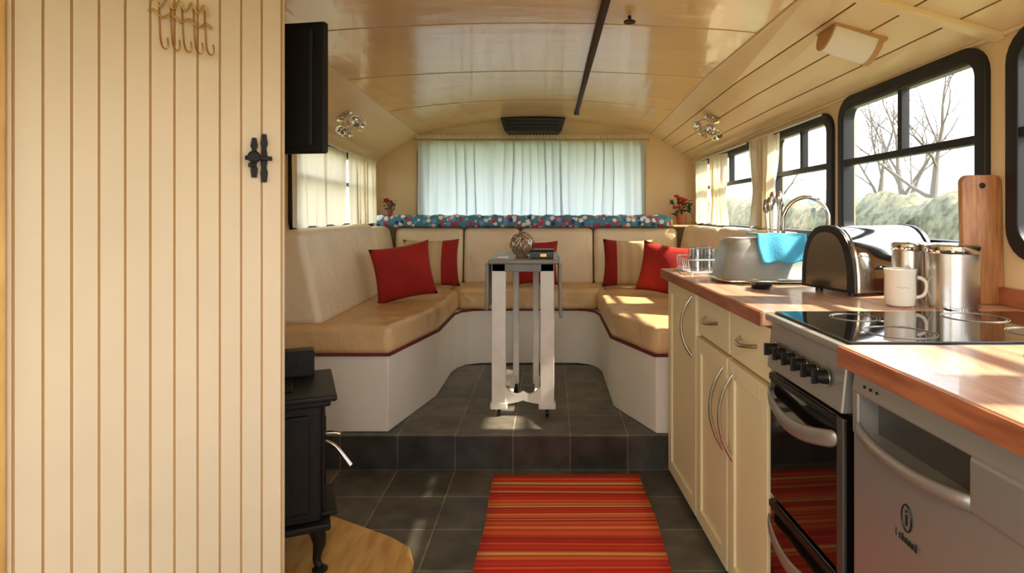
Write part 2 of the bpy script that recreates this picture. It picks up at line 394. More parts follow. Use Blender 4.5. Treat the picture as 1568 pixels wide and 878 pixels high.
# ---------------------------------------------------------------- closet with beadboard
def Cm(s,z,o=0.0): return (-1.0+0.7809*s+0.6247*o,1.146+0.6247*s-0.7809*o,z)
def beadboard():
    P=[(-0.345,0,0)]
    gs=[]
    x=0.0054-0.043*7
    while x<0.48: gs.append(x); x+=0.043
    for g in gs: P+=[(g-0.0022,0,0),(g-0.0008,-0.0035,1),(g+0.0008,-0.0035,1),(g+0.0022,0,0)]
    P.append((0.481,0,0)); P.append((0.487,-0.006,0)); P.append((0.487,-0.03,0))
    def top(s):
        X=-1.0+0.7809*s
        return 1.665 if X<-1.2 else (1.665+(X+1.2)/0.22*0.10 if X<-0.98 else 1.77+(X+0.98)*0.12)
    v=[];f=[];mi=[]
    for s,o,_ in P: v.append(Cm(s,0,o)); v.append(Cm(s,top(s),o))
    for i in range(len(P)-1):
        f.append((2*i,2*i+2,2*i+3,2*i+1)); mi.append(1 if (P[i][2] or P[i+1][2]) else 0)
    R=E('wardrobe')
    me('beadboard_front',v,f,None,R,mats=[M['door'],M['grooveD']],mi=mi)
    a=Cm(0.485,0,-0.03); b=Cm(-0.33,0,-0.03)
    prism('carcass',[(b[0],b[1]),(a[0],a[1]),(a[0],1.49),(-1.26,1.49)],0.0,1.64,M['door'],R)
    slab('frame_batten',-0.05,-0.004,0,1.66,Cm,0,0.012,M['hearth'],R,0.003)
    return R
WR=beadboard()
R=E('door_latch')
zc0=1.287
for s in (0.4185,0.4395):
    hh=0.055 if s>0.43 else 0.045
    pts=[(-0.005,-hh),(0.005,-hh),(0.0075,-hh*0.6),(0.0045,-hh*0.4),(0.0075,0),(0.0045,hh*0.4),(0.0075,hh*0.6),(0.004,hh),(-0.004,hh),(-0.0075,hh*0.6),(-0.0045,hh*0.4),(-0.0075,0),(-0.0045,-hh*0.4),(-0.0075,-hh*0.6)]
    n=len(pts); v=[Cm(s+p,zc0+q,0.0) for p,q in pts]+[Cm(s+p,zc0+q,0.007) for p,q in pts]
    f=[tuple(range(n)),tuple(range(n,2*n))]+[(i,(i+1)%n,n+(i+1)%n,n+i) for i in range(n)]
    me('backplate',v,f,M['iron'],R)
slab('latch_bar',0.398,0.455,zc0-0.006,zc0+0.004,Cm,0.007,0.014,M['iron'],R,0.002)
slab('catch',0.405,0.42,zc0-0.022,zc0-0.012,Cm,0.004,0.016,M['iron'],R,0.002)
cyl('knob_stem',Cm(0.412,zc0,0.0),Cm(0.412,zc0,0.028),0.004,M['iron'],R)
lathe('knob',[(0.004,0),(0.013,0.004),(0.014,0.009),(0.009,0.014)],Cm(0.412,zc0,0.022),M['iron'],R,axis=(0.6247,-0.7809,0))
R=E('wire_hook_rack')
pts=[Cm(0.215+0.0047*i,1.578+0.006*math.sin(i*0.9)-0.0006*i,0.012) for i in range(26)]
tube('rail_wire',pts,0.0022,M['gold'],R,smooth=True)
pts=[Cm(0.22+0.0047*i,1.60+0.012*math.sin(i*1.3),0.010) for i in range(24)]
tube('scroll_wire',pts,0.0018,M['gold'],R,smooth=True)
for i in range(5):
    s=0.235+i*0.021
    P=[(s,1.60,0.003),(s,1.57,0.01),(s+0.001,1.53,0.012),(s+0.003,1.507,0.02),(s+0.009,1.498,0.03),(s+0.014,1.508,0.034),(s+0.012,1.523,0.03)]
    tube('hook_%d'%i,[Cm(a,b,c) for a,b,c in P],0.0019,M['gold'],R,smooth=True)
# ---------------------------------------------------------------- television
R=E('television')
def TVm(u,v,o=0.0):
    d=Vector((-0.983,0.184,0)); n=Vector((-0.184,-0.983,0)); p=Vector((-0.590,1.60,0))+d*u+n*o; return (p.x,p.y,v)
slab('bezel',0,0.55,1.316,1.660,TVm,-0.035,-0.012,M['tvb'],R,0.006)
slab('rear_case',0.03,0.52,1.335,1.64,TVm,-0.012,0.0,M['tvb'],R,0.01)
slab('screen',0.015,0.535,1.33,1.645,TVm,-0.037,-0.0345,M['hob'],R)
slab('bracket_arm',0.22,0.30,1.45,1.53,TVm,0.0,0.06,M['iron'],R,0.004)
box('wall_plate',(-0.90,1.495,1.42),(-0.80,1.60,1.56),M['iron'],R,0.004)
# ---------------------------------------------------------------- hearth and stove
prism('hearth_board',[(-1.26,1.5),(-0.44,1.5),(-0.44,2.0),(-0.475,2.09),(-0.55,2.156),(-0.80,2.30),(-1.26,2.30)],0.0,0.03,M['hearth'],bevel=0.006)
R=E('wood_burning_stove')
dx=Vector((-0.925,-0.38,0)); dy=Vector((-0.38,0.925,0)); o0=Vector((-0.705,1.955,0))
def Sm(x,y,z):
    p=o0+dx*x+dy*y; return (p.x,p.y,z)
box('body',(0.015,0.02,0.175),(0.36,0.29,0.555),M['iron'],R,0.008,Sm)
box('top_plate',(-0.03,-0.02,0.565),(0.40,0.33,0.585),M['iron'],R,0.006,Sm)
box('top_moulding',(-0.012,0.0,0.545),(0.385,0.31,0.566),M['iron'],R,0.006,Sm)
box('base_plate',(-0.012,-0.005,0.155),(0.385,0.315,0.178),M['iron'],R,0.006,Sm)
box('rear_upstand',(0.03,0.24,0.584),(0.34,0.31,0.675),M['iron'],R,0.006,Sm)
box('hot_plate',(0.10,0.06,0.584),(0.28,0.2,0.592),M['iron'],R,0.004,Sm)
box('side_panel',(0.05,0.008,0.21),(0.32,0.022,0.52),M['iron'],R,0.006,Sm)
box('door',(0.002,0.05,0.20),(0.016,0.27,0.53),M['iron'],R,0.005,Sm)
box('door_glass',(-0.002,0.08,0.27),(0.004,0.24,0.49),M['hob'],R,0.003,Sm)
box('ash_lip',(-0.035,0.05,0.178),(0.02,0.27,0.19),M['iron'],R,0.003,Sm)
for x in (0.03,0.345):
    for y in (0.02,0.29):
        sx=-1 if x<0.1 else 1
        P=[Sm(x,y,0.16),Sm(x+sx*0.012,y,0.12),Sm(x+sx*0.002,y,0.08),Sm(x+sx*0.0,y,0.05),Sm(x+sx*0.012,y-0.01,0.040)]
        tube('leg',P,0.02,M['iron'],R,smooth=True,radii=[1.3,1.1,0.7,0.6,0.55])
        p=Sm(x+sx*0.010,y-0.01,0.030); lathe('foot',[(0.024,0),(0.024,0.006),(0.012,0.014)],p,M['iron'],R,16)
tube('door_handle',[Sm(0.0,0.08,0.41),Sm(-0.025,0.07,0.40),Sm(-0.045,0.06,0.375),Sm(-0.075,0.05,0.33)],0.007,M['steel'],R,smooth=True,radii=[0.8,0.9,1,1.3])
tube('latch_handle',[Sm(0.0,0.08,0.435),Sm(-0.03,0.075,0.437),Sm(-0.045,0.07,0.43)],0.008,M['steel'],R,smooth=True)
cyl('flue_pipe',Sm(0.27,0.15,0.585),Sm(0.27,0.15,1.62),0.05,M['iron'],R)
# ---------------------------------------------------------------- u-shaped bench
R=E('u_shaped_bench_seat')
base=[(-1.262,2.81),(-0.735,2.81),(-0.615,3.35),(-0.61,3.82),(-0.585,3.93),(-0.54,4.01),(-0.45,4.05),(0.18,4.05),(0.25,4.01),(0.30,3.93),(0.318,3.82),(0.322,3.17),(0.475,2.79),(1.165,2.79),(1.045,4.58),(-1.262,4.58)]
prism('base',base,0.156,0.505,M['white'],R,0.006,2)
Ls=[(-1.25,2.79),(-0.722,2.79),(-0.60,3.35),(-0.595,3.99),(-0.66,4.10),(-0.66,4.42),(-1.25,4.42)]
prism('seat_cushion_left',Ls,0.508,0.64,M['vinylT'],R,0.032,5)
Rs=[(0.465,2.775),(1.17,2.775),(1.055,4.42),(0.37,4.42),(0.37,4.10),(0.302,3.99),(0.308,3.17)]
prism('seat_cushion_right',Rs,0.508,0.64,M['vinylT'],R,0.032,5)
prism('seat_cushion_rear',[(-0.595,4.03),(-0.50,4.02),(0.22,4.02),(0.30,4.03),(0.365,4.12),(0.365,4.42),(-0.655,4.42),(-0.655,4.12)],0.508,0.645,M['vinylT'],R,0.03,5)
tube('piping',[(-1.25,2.795,0.51),(-0.725,2.795,0.51),(-0.602,3.35,0.51),(-0.597,3.86,0.51),(-0.57,3.96,0.51),(-0.5,4.022,0.51),(-0.44,4.036,0.51),(0.17,4.036,0.51),(0.24,4.01,0.51),(0.285,3.95,0.51),(0.304,3.82,0.51),(0.31,3.17,0.51),(0.466,2.78,0.51),(1.165,2.78,0.51)],0.007,M['piping'],R)
def back(name,p0,p1,n,zb,zt_,tb,tt,bulge=0.0):
    p0=Vector((*p0,0));p1=Vector((*p1,0));n=Vector((*n,0))
    vb=lambda p,t,z:tuple((p+n*t)+Vector((0,0,z)))
    hexa(name,[vb(p0,0,zb),vb(p1,0,zb),vb(p1,tb,zb),vb(p0,tb,zb),vb(p0,0,zt_),vb(p1,0,zt_),vb(p1,tt,zt_),vb(p0,tt,zt_)],M['vinylC'],R,0.035,5)
back('backrest_left',(-1.255,2.84),(-1.255,3.99),(1,0),0.63,1.07,0.21,0.11)
back('backrest_left_corner',(-1.255,4.0),(-1.255,4.42),(1,0),0.63,1.045,0.20,0.11)
back('backrest_rear_left',(-1.10,4.56),(-0.62,4.56),(0,-1),0.63,1.03,0.22,0.17)
back('backrest_rear',(-0.612,4.56),(-0.22,4.56),(0,-1),0.63,1.03,0.22,0.17)
back('backrest_rear_middle',(-0.212,4.56),(0.30,4.56),(0,-1),0.63,1.03,0.22,0.17)
back('backrest_rear_right',(0.308,4.56),(0.90,4.56),(0,-1),0.63,1.03,0.22,0.17)
back('backrest_right',(W(2.83)-0.012,2.83),(W(3.7)-0.008,3.7),(-1,0),0.63,1.06,0.21,0.11)
back('backrest_right_corner',(W(3.71)-0.014,3.71),(W(4.4)-0.008,4.4),(-1,0),0.63,1.05,0.20,0.11)
from mathutils import Euler
rad=math.radians
pillow('red_cushion',0.35,0.32,0.15,(-0.84,3.55,0.805),Euler((rad(82),rad(-8),rad(28)),'XYZ'),M['red'])
M['striped2']=stripemat('striped_cushion_fabric_b',[(0,rgb(206,180,140)),(0.12,rgb(196,168,128)),(0.25,rgb(206,180,140)),(0.4,rgb(196,168,128)),(0.52,rgb(206,180,140)),(0.62,rgb(196,168,128)),(0.68,rgb(150,26,22))])
pillow('striped_cushion',0.37,0.32,0.11,(-0.79,4.12,0.805),Euler((rad(80),rad(0),rad(14)),'XYZ'),M['striped2'])
pillow('striped_cushion.001',0.35,0.32,0.11,(0.52,4.12,0.805),Euler((rad(80),rad(0),rad(-10)),'XYZ'),M['striped'])
pillow('red_cushion.001',0.32,0.31,0.13,(0.69,3.75,0.80),Euler((rad(80),rad(8),rad(-26)),'XYZ'),M['red'])
pillow('red_cushion.002',0.30,0.30,0.09,(-0.10,4.20,0.80),Euler((rad(78),0,0),'XYZ'),M['red'])
# parcel shelf cloth
R=E('floral_shelf_cloth')
def shelf():
    v=[];f=[];n=90
    for i in range(n+1):
        x=-1.22+2.06*i/n
        w=0.008*math.sin(i*1.1)+0.005*math.sin(i*2.7)
        row=[(4.36+w,1.035),(4.345+w,1.06),(4.35+w*0.5,1.10+w),(4.37,1.118+w*0.7),(4.45,1.12+w*0.6),(4.50,1.115)]
        v+=[(x,y,z) for y,z in row]
    for i in range(n):
        for j in range(5): a=i*6+j; f.append((a,a+1,a+7,a+6))
    o=me('cloth',v,f,M['floral'],R,smooth=True); s=o.modifiers.new('s','SOLIDIFY'); s.thickness=0.006
    box('shelf_board',(-1.25,4.37,1.04),(0.86,4.56,1.09),M['paint'],R,0.004)
shelf()
def flowers(x,y,z,s):
    R=E('potted_flowers')
    lathe('pot',[(0.028*s,0),(0.035*s,0.06*s),(0.038*s,0.06*s),(0.038*s,0.07*s),(0.03*s,0.07*s)],(x,y,z),M['pot'],R,18)
    v=[];f=[]
    for i in range(46):
        a=random.uniform(0,6.28); r=random.uniform(0.01,0.075)*s; hz=z+random.uniform(0.06,0.17)*s
        c=Vector((x+r*math.cos(a),y+r*math.sin(a)*0.7,hz)); u=Vector((random.uniform(-1,1),random.uniform(-1,1),random.uniform(-.6,1))).normalized()*0.026*s; w=u.cross(Vector((0.3,0.5,0.8))).normalized()*0.010*s
        k=len(v); v+=[c-u,c-w,c+u,c+w]; f.append((k,k+1,k+2,k+3))
    me('leaves',v,f,M['leaf'],R)
    for i in range(8):
        a=random.uniform(0,6.28); r=random.uniform(0.01,0.06)*s
        c=(x+r*math.cos(a),y-0.01+r*math.sin(a)*0.6,z+random.uniform(0.10,0.18)*s)
        lathe('bloom_%d'%i,[(0.003*s,0),(0.013*s,0.006*s),(0.017*s,0.014*s),(0.012*s,0.02*s),(0.005*s,0.016*s)],c,M['petal'],R,9)
        tube('stem_%d'%i,[(x,y,z+0.06*s),(c[0],c[1],c[2])],0.0015,M['leaf'],R)
flowers(-1.15,4.45,1.122,0.62)
R=E('corner_shelf'); box('board',(0.87,4.38,1.035),(1.04,4.56,1.05),M['paint'],R,0.003); box('cleat',(0.87,4.55,0.99),(1.04,4.6,1.035),M['paint'],R)
flowers(0.94,4.46,1.05,1.1)
# ---------------------------------------------------------------- curtains
def curtain(root,name,fn,u0,u1,z0,z1,folds,amp,m,head=0.0,pinch=None,seed=0,gap=0.05,over=0.0):
    n=folds*14; nz=16; v=[];f=[]
    for j in range(nz+1):
        tz=j/nz; z=z0+(z1-z0)*tz
        for i in range(n+1):
            t=i/n
            ph=1.1*math.sin(t*9+seed)+0.35*math.sin(tz*3+t*17+seed)
            A=t*folds*2*math.pi+ph
            edge=min(1,t*8,(1-t)*8)
            uu=t+over/folds*math.sin(2*A)*edge*(0.75+0.25*math.sin(t*31+seed+tz))
            if pinch is not None:
                k=1-pinch[1]*math.exp(-((tz-pinch[0])/0.22)**2); uu=0.5+(uu-0.5)*k
            o=amp*(0.65+0.35*(1-tz))*(0.7+0.3*math.sin(t*23+seed))*math.sin(A)+amp*0.35*math.sin(t*folds*4.3*math.pi+seed+tz)
            zz=z+ (0.006*math.sin(t*folds*6.28*0.5+seed) if j==0 else 0)+(head*math.sin(t*folds*13) if j==nz else 0)
            v.append(fn(u0+(u1-u0)*uu,zz,gap+amp+o))
    for j in range(nz):
        for i in range(n):
            a=j*(n+1)+i; f.append((a,a+1,a+n+2,a+n+1))
    return me(name,v,f,m,root,smooth=True)
def RmN(u,z,o): return (W(u)-o,u,z)
def LmN(u,z,o): return (-1.27+o,u,z)
R=E('rear_curtain')
curtain(R,'voile',lambda u,z,o:(u,4.585-o,z),-0.965,0.69,1.105,1.665,13,0.022,M['curtB'],seed=1,gap=0.03,over=0.17)
curtain(R,'heading_ruffle',lambda u,z,o:(u,4.575-o,z),-0.99,0.71,1.655,1.705,34,0.008,M['curt'],head=0.008,seed=3,gap=0.04)
tube('rod',[(-1.0,4.52,1.668),(0.72,4.52,1.668)],0.006,M['gold'],R)
R=E('side_curtain'); curtain(R,'cloth',RmN,3.0,3.40,1.07,shz(3.2,1.60),5,0.018,M['curt'],pinch=(0.42,0.22),seed=2,gap=0.03,over=0.14)
tube('rod',[RmN(2.62,shz(2.62,1.605),0.05),RmN(3.36,shz(3.36,1.605),0.05)],0.005,M['wire'],R)
R=E('side_curtain.001'); curtain(R,'cloth',RmN,3.74,4.06,1.07,shz(4.0,1.60),5,0.018,M['curt'],pinch=(0.4,0.25),seed=5,gap=0.03,over=0.14)
curtain(R,'cloth_far',RmN,4.10,4.36,1.07,shz(4.3,1.60),5,0.016,M['curt'],seed=6,gap=0.03)
tube('rod',[RmN(3.44,shz(3.44,1.605),0.05),RmN(4.4,shz(4.4,1.605),0.05)],0.005,M['wire'],R)
R=E('side_curtain.002'); curtain(R,'cloth',LmN,2.93,3.74,1.075,shz(3.4,1.585),6,0.010,M['curt'],seed=8,gap=0.03,over=0.1)
curtain(R,'cloth_far',LmN,3.74,4.34,1.07,shz(4.0,1.60),7,0.022,M['curt'],seed=9,gap=0.03,over=0.16)
tube('rod',[LmN(2.93,shz(2.98,1.60),0.05),LmN(4.36,shz(4.48,1.60),0.05)],0.005,M['wire'],R)
# ---------------------------------------------------------------- gateleg table
R=E('gateleg_table')
zt0=0.902
box('top',(-0.298,2.97,zt0),(0.038,3.50,zt0+0.022),M['tabT'],R,0.006)
hexa('leaf_left',[(-0.318,2.985,0.68),(-0.302,2.985,0.68),(-0.302,3.485,0.68),(-0.318,3.485,0.68),(-0.314,2.985,0.905),(-0.298,2.985,0.905),(-0.298,3.485,0.905),(-0.314,3.485,0.905)],M['tabT'],R,0.005)
hexa('leaf_right',[(0.042,2.985,0.64),(0.058,2.985,0.64),(0.058,3.485,0.64),(0.042,3.485,0.64),(0.038,2.985,0.905),(0.054,2.985,0.905),(0.054,3.485,0.905),(0.038,3.485,0.905)],M['tabT'],R,0.005)
for x in (-0.252,-0.016):
    for y in (3.03,3.42):
        xx=x if y<3.2 else (-0.19 if x<-0.1 else -0.08)
        hw=0.034 if y<3.2 else 0.016
        box('leg',(xx-hw,y-0.018,0.205),(xx+hw,y+0.018,zt0),M['tabW'],R,0.004)
        if y<3.2: 
            box('foot_block',(xx-0.042,y-0.022,0.192),(xx+0.042,y+0.022,0.225),M['tabW'],R,0.006)
        cyl('caster',(xx-0.008,y,0.171),(xx+0.008,y,0.171),0.015,M['iron'],R)
        cyl('caster_stem',(xx,y,0.172),(xx,y,0.206),0.006,M['iron'],R)
for x in (-0.262,-0.008): box('gate_stile',(x-0.012,3.055,0.26),(x+0.012,3.075,zt0-0.02),M['tabW'],R,0.003)
box('apron',(-0.285,3.012,zt0-0.04),(0.017,3.028,zt0),M['tabT'],R,0.003)
box('apron_rear',(-0.21,3.40,zt0-0.06),(-0.06,3.43,zt0),M['tabW'],R,0.003)
for x in (-0.27,0.0): box('side_rail',(x-0.008,3.03,zt0-0.06),(x+0.008,3.43,zt0),M['tabW'],R,0.003)
v=[];f=[];n=24
for i in range(n+1):
    t=i/n; x=-0.224+0.180*t
    k=abs(2*t-1); top=0.262+0.045*k**3+0.016*max(0,1-k*3); bot=0.222-0.006*k+0.012*(1-k)**2
    for y in (3.02,3.04): v+=[(x,y,bot),(x,y,top)]
for i in range(n):
    a=4*i; f+=[(a,a+4,a+5,a+1),(a+2,a+3,a+7,a+6),(a+1,a+5,a+7,a+3),(a,a+2,a+6,a+4)]
f+=[(0,1,3,2),(4*n,4*n+2,4*n+3,4*n+1)]
me('front_stretcher',v,f,M['tabW'],R)
for x in (-0.20,-0.07): box('long_stretcher',(x-0.012,3.04,0.232),(x+0.012,3.41,0.25),M['tabW'],R,0.003)
R=E('wicker_ball')
c=Vector((-0.143,3.12,zt0+0.022+0.066))
for i in range(16):
    ax=Vector((random.uniform(-1,1),random.uniform(-1,1),random.uniform(-1,1))).normalized(); q=Vector((0,0,1)).rotation_difference(ax).to_matrix()
    tube('band_%d'%i,[tuple(c+q@Vector((0.060*math.cos(a),0.060*math.sin(a),0))) for a in [2*math.pi*j/24 for j in range(24)]],0.003,M['stone' if i%2 else 'steel'],R,cyclic=True)
lathe('stand',[(0.03,0),(0.035,0.006),(0.02,0.012),(0.015,0.008)],(c.x,c.y,zt0+0.022),M['stone'],R)
R=E('black_tin_box')
box('body',(-0.10,3.03,zt0+0.022),(0.015,3.12,zt0+0.058),M['black'],R,0.004); box('lid',(-0.103,3.027,zt0+0.058),(0.018,3.123,zt0+0.066),M['black'],R,0.003)
box('label',(-0.05,3.026,zt0+0.032),(-0.02,3.029,zt0+0.046),M['gold'],R)
box('folded_menu',(-0.262,3.05,zt0+0.0225),(-0.205,3.14,zt0+0.030),M['mug'],None,0.002)
# ---------------------------------------------------------------- kitchen
def F(y): return 0.505+0.048*(2.74-y)
def K(u,y,z): return (F(y)+u,y,z)
ZT=0.905
R=E('kitchen_base_cabinet')
box('carcass',(0.035,1.615,0.10),(0.55,2.715,ZT-0.042),M['cab'],R,0,K)
box('plinth',(0.05,1.615,0.0),(0.5,2.715,0.10),M['cab'],R,0,K)
def shaker(y0,y1,z0,z1,nm,frame=0.055):
    g=0.003
    box(nm+'_panel',(0.016,y0+g,z0+g),(0.034,y1-g,z1-g),M['cab'],R,0.002,K)
    if frame:
        w=frame
        box(nm+'_stile_a',(0.008,y0+g,z0+g),(0.018,y0+w,z1-g),M['cab'],R,0.002,K)
        box(nm+'_stile_b',(0.008,y1-w,z0+g),(0.018,y1-g,z1-g),M['cab'],R,0.002,K)
        box(nm+'_rail_a',(0.008,y0+w,z0+g),(0.018,y1-w,z0+w),M['cab'],R,0.002,K)
        box(nm+'_rail_b',(0.008,y0+w,z1-w),(0.018,y1-w,z1-g),M['cab'],R,0.002,K)
ztop=ZT-0.045
shaker(2.285,2.715,0.03,ztop,'door_a')
shaker(1.94,2.28,0.71,ztop,'drawer_a',0); shaker(1.62,1.935,0.71,ztop,'drawer_b',0)
shaker(1.94,2.28,0.03,0.705,'door_b'); shaker(1.62,1.935,0.03,0.705,'door_c')
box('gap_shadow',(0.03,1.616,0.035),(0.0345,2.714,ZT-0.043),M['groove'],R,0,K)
def bow(y,za,zb,nm):
    P=[]
    for i in range(9):
        t=i/8; P.append(K(0.012-0.040*math.sin(math.pi*t)**0.75,y+0.012*math.sin(math.pi*t),za+(zb-za)*t))
    tube(nm,P,0.006,M['steel'],R,smooth=True)
bow(2.345,0.61,0.84,'handle_door_a'); bow(1.985,0.40,0.665,'handle_door_b'); bow(1.895,0.40,0.665,'handle_door_c')
def bowh(y0,y1,z,nm):
    tube(nm,[K(0.016-0.032*math.sin(math.pi*i/8)**0.8,y0+(y1-y0)*i/8,z-0.008*math.sin(math.pi*i/8)) for i in range(9)],0.006,M['steel'],R,smooth=True)
bowh(2.05,2.18,0.79,'handle_drawer_a'); bowh(1.71,1.84,0.79,'handle_drawer_b')
R=E('kitchen_worktop')
def wk(name,y0,y1):
    uf=-0.012
    top=[(F(y0)+uf,y0),(W(y0)-0.004,y0),(W(y1)-0.004,y1),(F(y1)+uf+0.0,y1)]
    prism(name,top,ZT-0.038,ZT,M['wood'],R,0.003,2)
    hexa(name+'_edge',[(F(y0)+uf-0.006,y0,ZT-0.04),(F(y0)+uf,y0,ZT-0.04),(F(y1)+uf,y1,ZT-0.04),(F(y1)+uf-0.006,y1,ZT-0.04),
      (F(y0)+uf-0.006,y0,ZT-0.002),(F(y0)+uf,y0,ZT-0.002),(F(y1)+uf,y1,ZT-0.002),(F(y1)+uf-0.006,y1,ZT-0.002)],M['woodE'],R,0.002,2)
wk('worktop_far',1.605,2.745); wk('worktop_near',0.15,1.215)
hexa('end_edge',[(F(2.75)-.016,2.745,ZT-.04),(W(2.75)-.004,2.745,ZT-.04),(W(2.75)-.004,2.752,ZT-.04),(F(2.75)-.016,2.752,ZT-.04),(F(2.75)-.016,2.745,ZT-.002),(W(2.75)-.004,2.745,ZT-.002),(W(2.75)-.004,2.752,ZT-.002),(F(2.75)-.016,2.752,ZT-.002)],M['woodE'],R)
R=E('upstand_trim'); 
hexa('upstand',[(W(0.2)-.02,0.2,ZT),(W(0.2)-.005,0.2,ZT),(W(2.74)-.005,2.74,ZT),(W(2.74)-.02,2.74,ZT),(W(0.2)-.02,0.2,ZT+.05),(W(0.2)-.005,0.2,ZT+.05),(W(2.74)-.005,2.74,ZT+.05),(W(2.74)-.02,2.74,ZT+.05)],M['woodE'],R,0.003)
# cooker
R=E('electric_cooker')
y0,y1=1.222,1.598
box('body',(0.03,y0,0.03),(0.62,y1,0.885),M['silverD'],R,0.003,K)
box('hob_surround',(-0.008,y0,0.885),(0.655,y1,0.902),M['silver'],R,0.004,K)
box('hob_glass',(0.015,y0+0.006,0.902),(0.645,y1-0.006,0.908),M['hob'],R,0.002,K)
hexa('control_panel',[K(-0.004,y0+.003,0.765),K(0.04,y0+.003,0.765),K(0.04,y1-.003,0.765),K(-0.004,y1-.003,0.765),K(0.008,y0+.003,0.884),K(0.04,y0+.003,0.884),K(0.04,y1-.003,0.884),K(0.008,y1-.003,0.884)],M['silver'],R,0.004)
for i in range(6):
    y=y0+0.065+i*0.050
    p=K(-0.002,y,0.822); cyl('knob_%d'%i,p,(p[0]-0.024,p[1],p[2]+0.002),0.0155,M['black'],R,r1=0.0125)
    box('knob_grip_%d'%i,(-0.034,y-0.003,0.808),(-0.02,y+0.003,0.838),M['black'],R,0.002,K)
    lathe('knob_ring_%d'%i,[(0.02,0),(0.02,0.002)],(p[0]-0.001,p[1],p[2]),M['steel'],R,20,axis=(-1,0,0))
for nm,za,zb in (('grill',0.44,0.755),('oven',0.06,0.43)):
    box(nm+'_door',(0.004,y0+.004,za),(0.03,y1-.004,zb),M['oven'],R,0.004,K)
    box(nm+'_door_trim',(-0.001,y0+.003,za),(0.006,y0+0.028,zb),M['silverD'],R,0.002,K)
    box(nm+'_top_trim',(0.0,y0+.02,zb-0.02),(0.006,y1-.005,zb-0.004),M['black'],R,0.002,K)
    n=14;v=[];f=[]
    for i in range(n+1):
        t=i/n; y=y1-0.012-(y1-y0-0.03)*t; s=math.sin(math.pi*t)
        u=-0.002-0.026*s**0.6; zz=zb-0.045-0.030*s
        v+=[K(u,y,zz-0.028),K(u-0.006,y,zz),K(u,y,zz+0.028),K(u+0.008,y,zz)]
    for i in range(n):
        for j in range(4): a=4*i+j; b=4*i+(j+1)%4; f.append((a,b,b+4,a+4))
    f+=[(0,1,2,3),(4*n,4*n+1,4*n+2,4*n+3)]
    me(nm+'_handle',v,f,M['silver'],R,smooth=True,sub=1)
box('plinth',(0.04,y0+.01,0.0),(0.5,y1-.01,0.03),M['black'],R,0,K)
for (u,y,r) in ((0.17,1.32,0.07),(0.17,1.50,0.055),(0.46,1.32,0.055),(0.46,1.50,0.07)):
    c=K(u,y,0.9085)
    for rr_ in (r,r-0.006): tube('hob_ring',[(c[0]+rr_*math.cos(a),c[1]+rr_*math.sin(a),c[2]) for a in [2*math.pi*j/40 for j in range(40)]],0.0007,M['hobmark'],R,cyclic=True)
# dishwasher
R=E('undercounter_dishwasher')
y0,y1=0.60,1.208
yr=0.886
box('body',(0.05,y0,0.05),(0.62,y1,0.845),M['silverD'],R,0.004,K)
box('top_gap',(0.05,y0,0.846),(0.6,y1,0.864),M['black'],R,0,K)
box('door_panel',(0.008,y0+.004,0.10),(0.052,y1-.004,0.742),M['silver'],R,0.006,K,3)
hexa('fascia',[K(0.004,y0+.004,0.818),K(0.052,y0+.004,0.818),K(0.052,y1-.004,0.818),K(0.004,y1-.004,0.818),K(0.010,y0+.004,0.856),K(0.052,y0+.004,0.856),K(0.052,y1-.004,0.856),K(0.010,y1-.004,0.856)],M['silver'],R,0.005)
box('handle_recess',(0.046,yr,0.735),(0.0515,y1-.02,0.825),M['silverD'],R,0,K)
box('recess_end_far',(0.006,y1-.024,0.738),(0.052,y1-.004,0.822),M['silver'],R,0.004,K)
box('recess_end_near',(0.0,y0+.004,0.738),(0.052,yr,0.824),M['silver'],R,0.010,K,4)
n=18;v=[];f=[]
for i in range(n+1):
    t=i/n; y=yr-0.01+(y1-.02-yr+0.01)*t; s=math.sin(math.pi*t)
    zz=0.752-0.012*s; u=0.004-0.020*s**0.5
    v+=[K(0.012,y,zz-0.018),K(u,y,zz-0.006),K(u,y,zz+0.010),K(u+0.010,y,zz+0.014)]
for i in range(n):
    for j in range(4): a=4*i+j; b=4*i+(j+1)%4; f.append((a,b,b+4,a+4))
f+=[(0,1,2,3),(4*n,4*n+1,4*n+2,4*n+3)]
me('handle_lip',v,f,M['silver'],R,smooth=True)
for i in range(3): lathe('indicator_%d'%i,[(0.003,0),(0.003,0.002)],K(0.0068,1.16-i*0.02,0.838),M['black'],R,10,axis=(-1,0,0))
box('kick_plate',(0.06,y0,0.0),(0.5,y1,0.095),M['black'],R,0,K)
c=K(0.0068,1.035,0.655)
tube('badge_ring',[(c[0],c[1]+0.014*math.cos(a),c[2]+0.022*math.sin(a)) for a in [2*math.pi*j/28 for j in range(28)]],0.0014,M['black'],R,cyclic=True)
tube('badge_stroke',[(c[0],c[1],c[2]-0.012),(c[0],c[1],c[2]+0.006)],0.002,M['black'],R); tube('badge_dot',[(c[0],c[1],c[2]+0.010),(c[0],c[1],c[2]+0.013)],0.0022,M['black'],R)
for i,hh in enumerate((0.013,0.009,0.013,0.009,0.009,0.009,0.013)):
    y=c[1]+0.030-i*0.0095; tube('badge_letter_%d'%i,[(c[0],y,c[2]-0.043),(c[0],y,c[2]-0.043+hh)],0.0013,M['black'],R)
    if i in (1,2,3,4,5): tube('badge_letter_bar_%d'%i,[(c[0],y,c[2]-0.034),(c[0],y-0.005,c[2]-0.035),(c[0],y-0.005,c[2]-0.043)],0.0010,M['black'],R)
R=E('kitchen_base_cabinet.001'); box('carcass',(0.035,0.15,0.0),(0.6,0.59,0.864),M['cab'],R,0.003,K); box('door',(0.016,0.16,0.1),(0.034,0.58,0.855),M['cab'],R,0.004,K)
lathe('round_sink',[(0.155,0.0),(0.155,0.005),(0.14,0.007),(0.13,0.003),(0.125,0.0015)],(0.985,1.03,ZT),M['steel'],n=48)
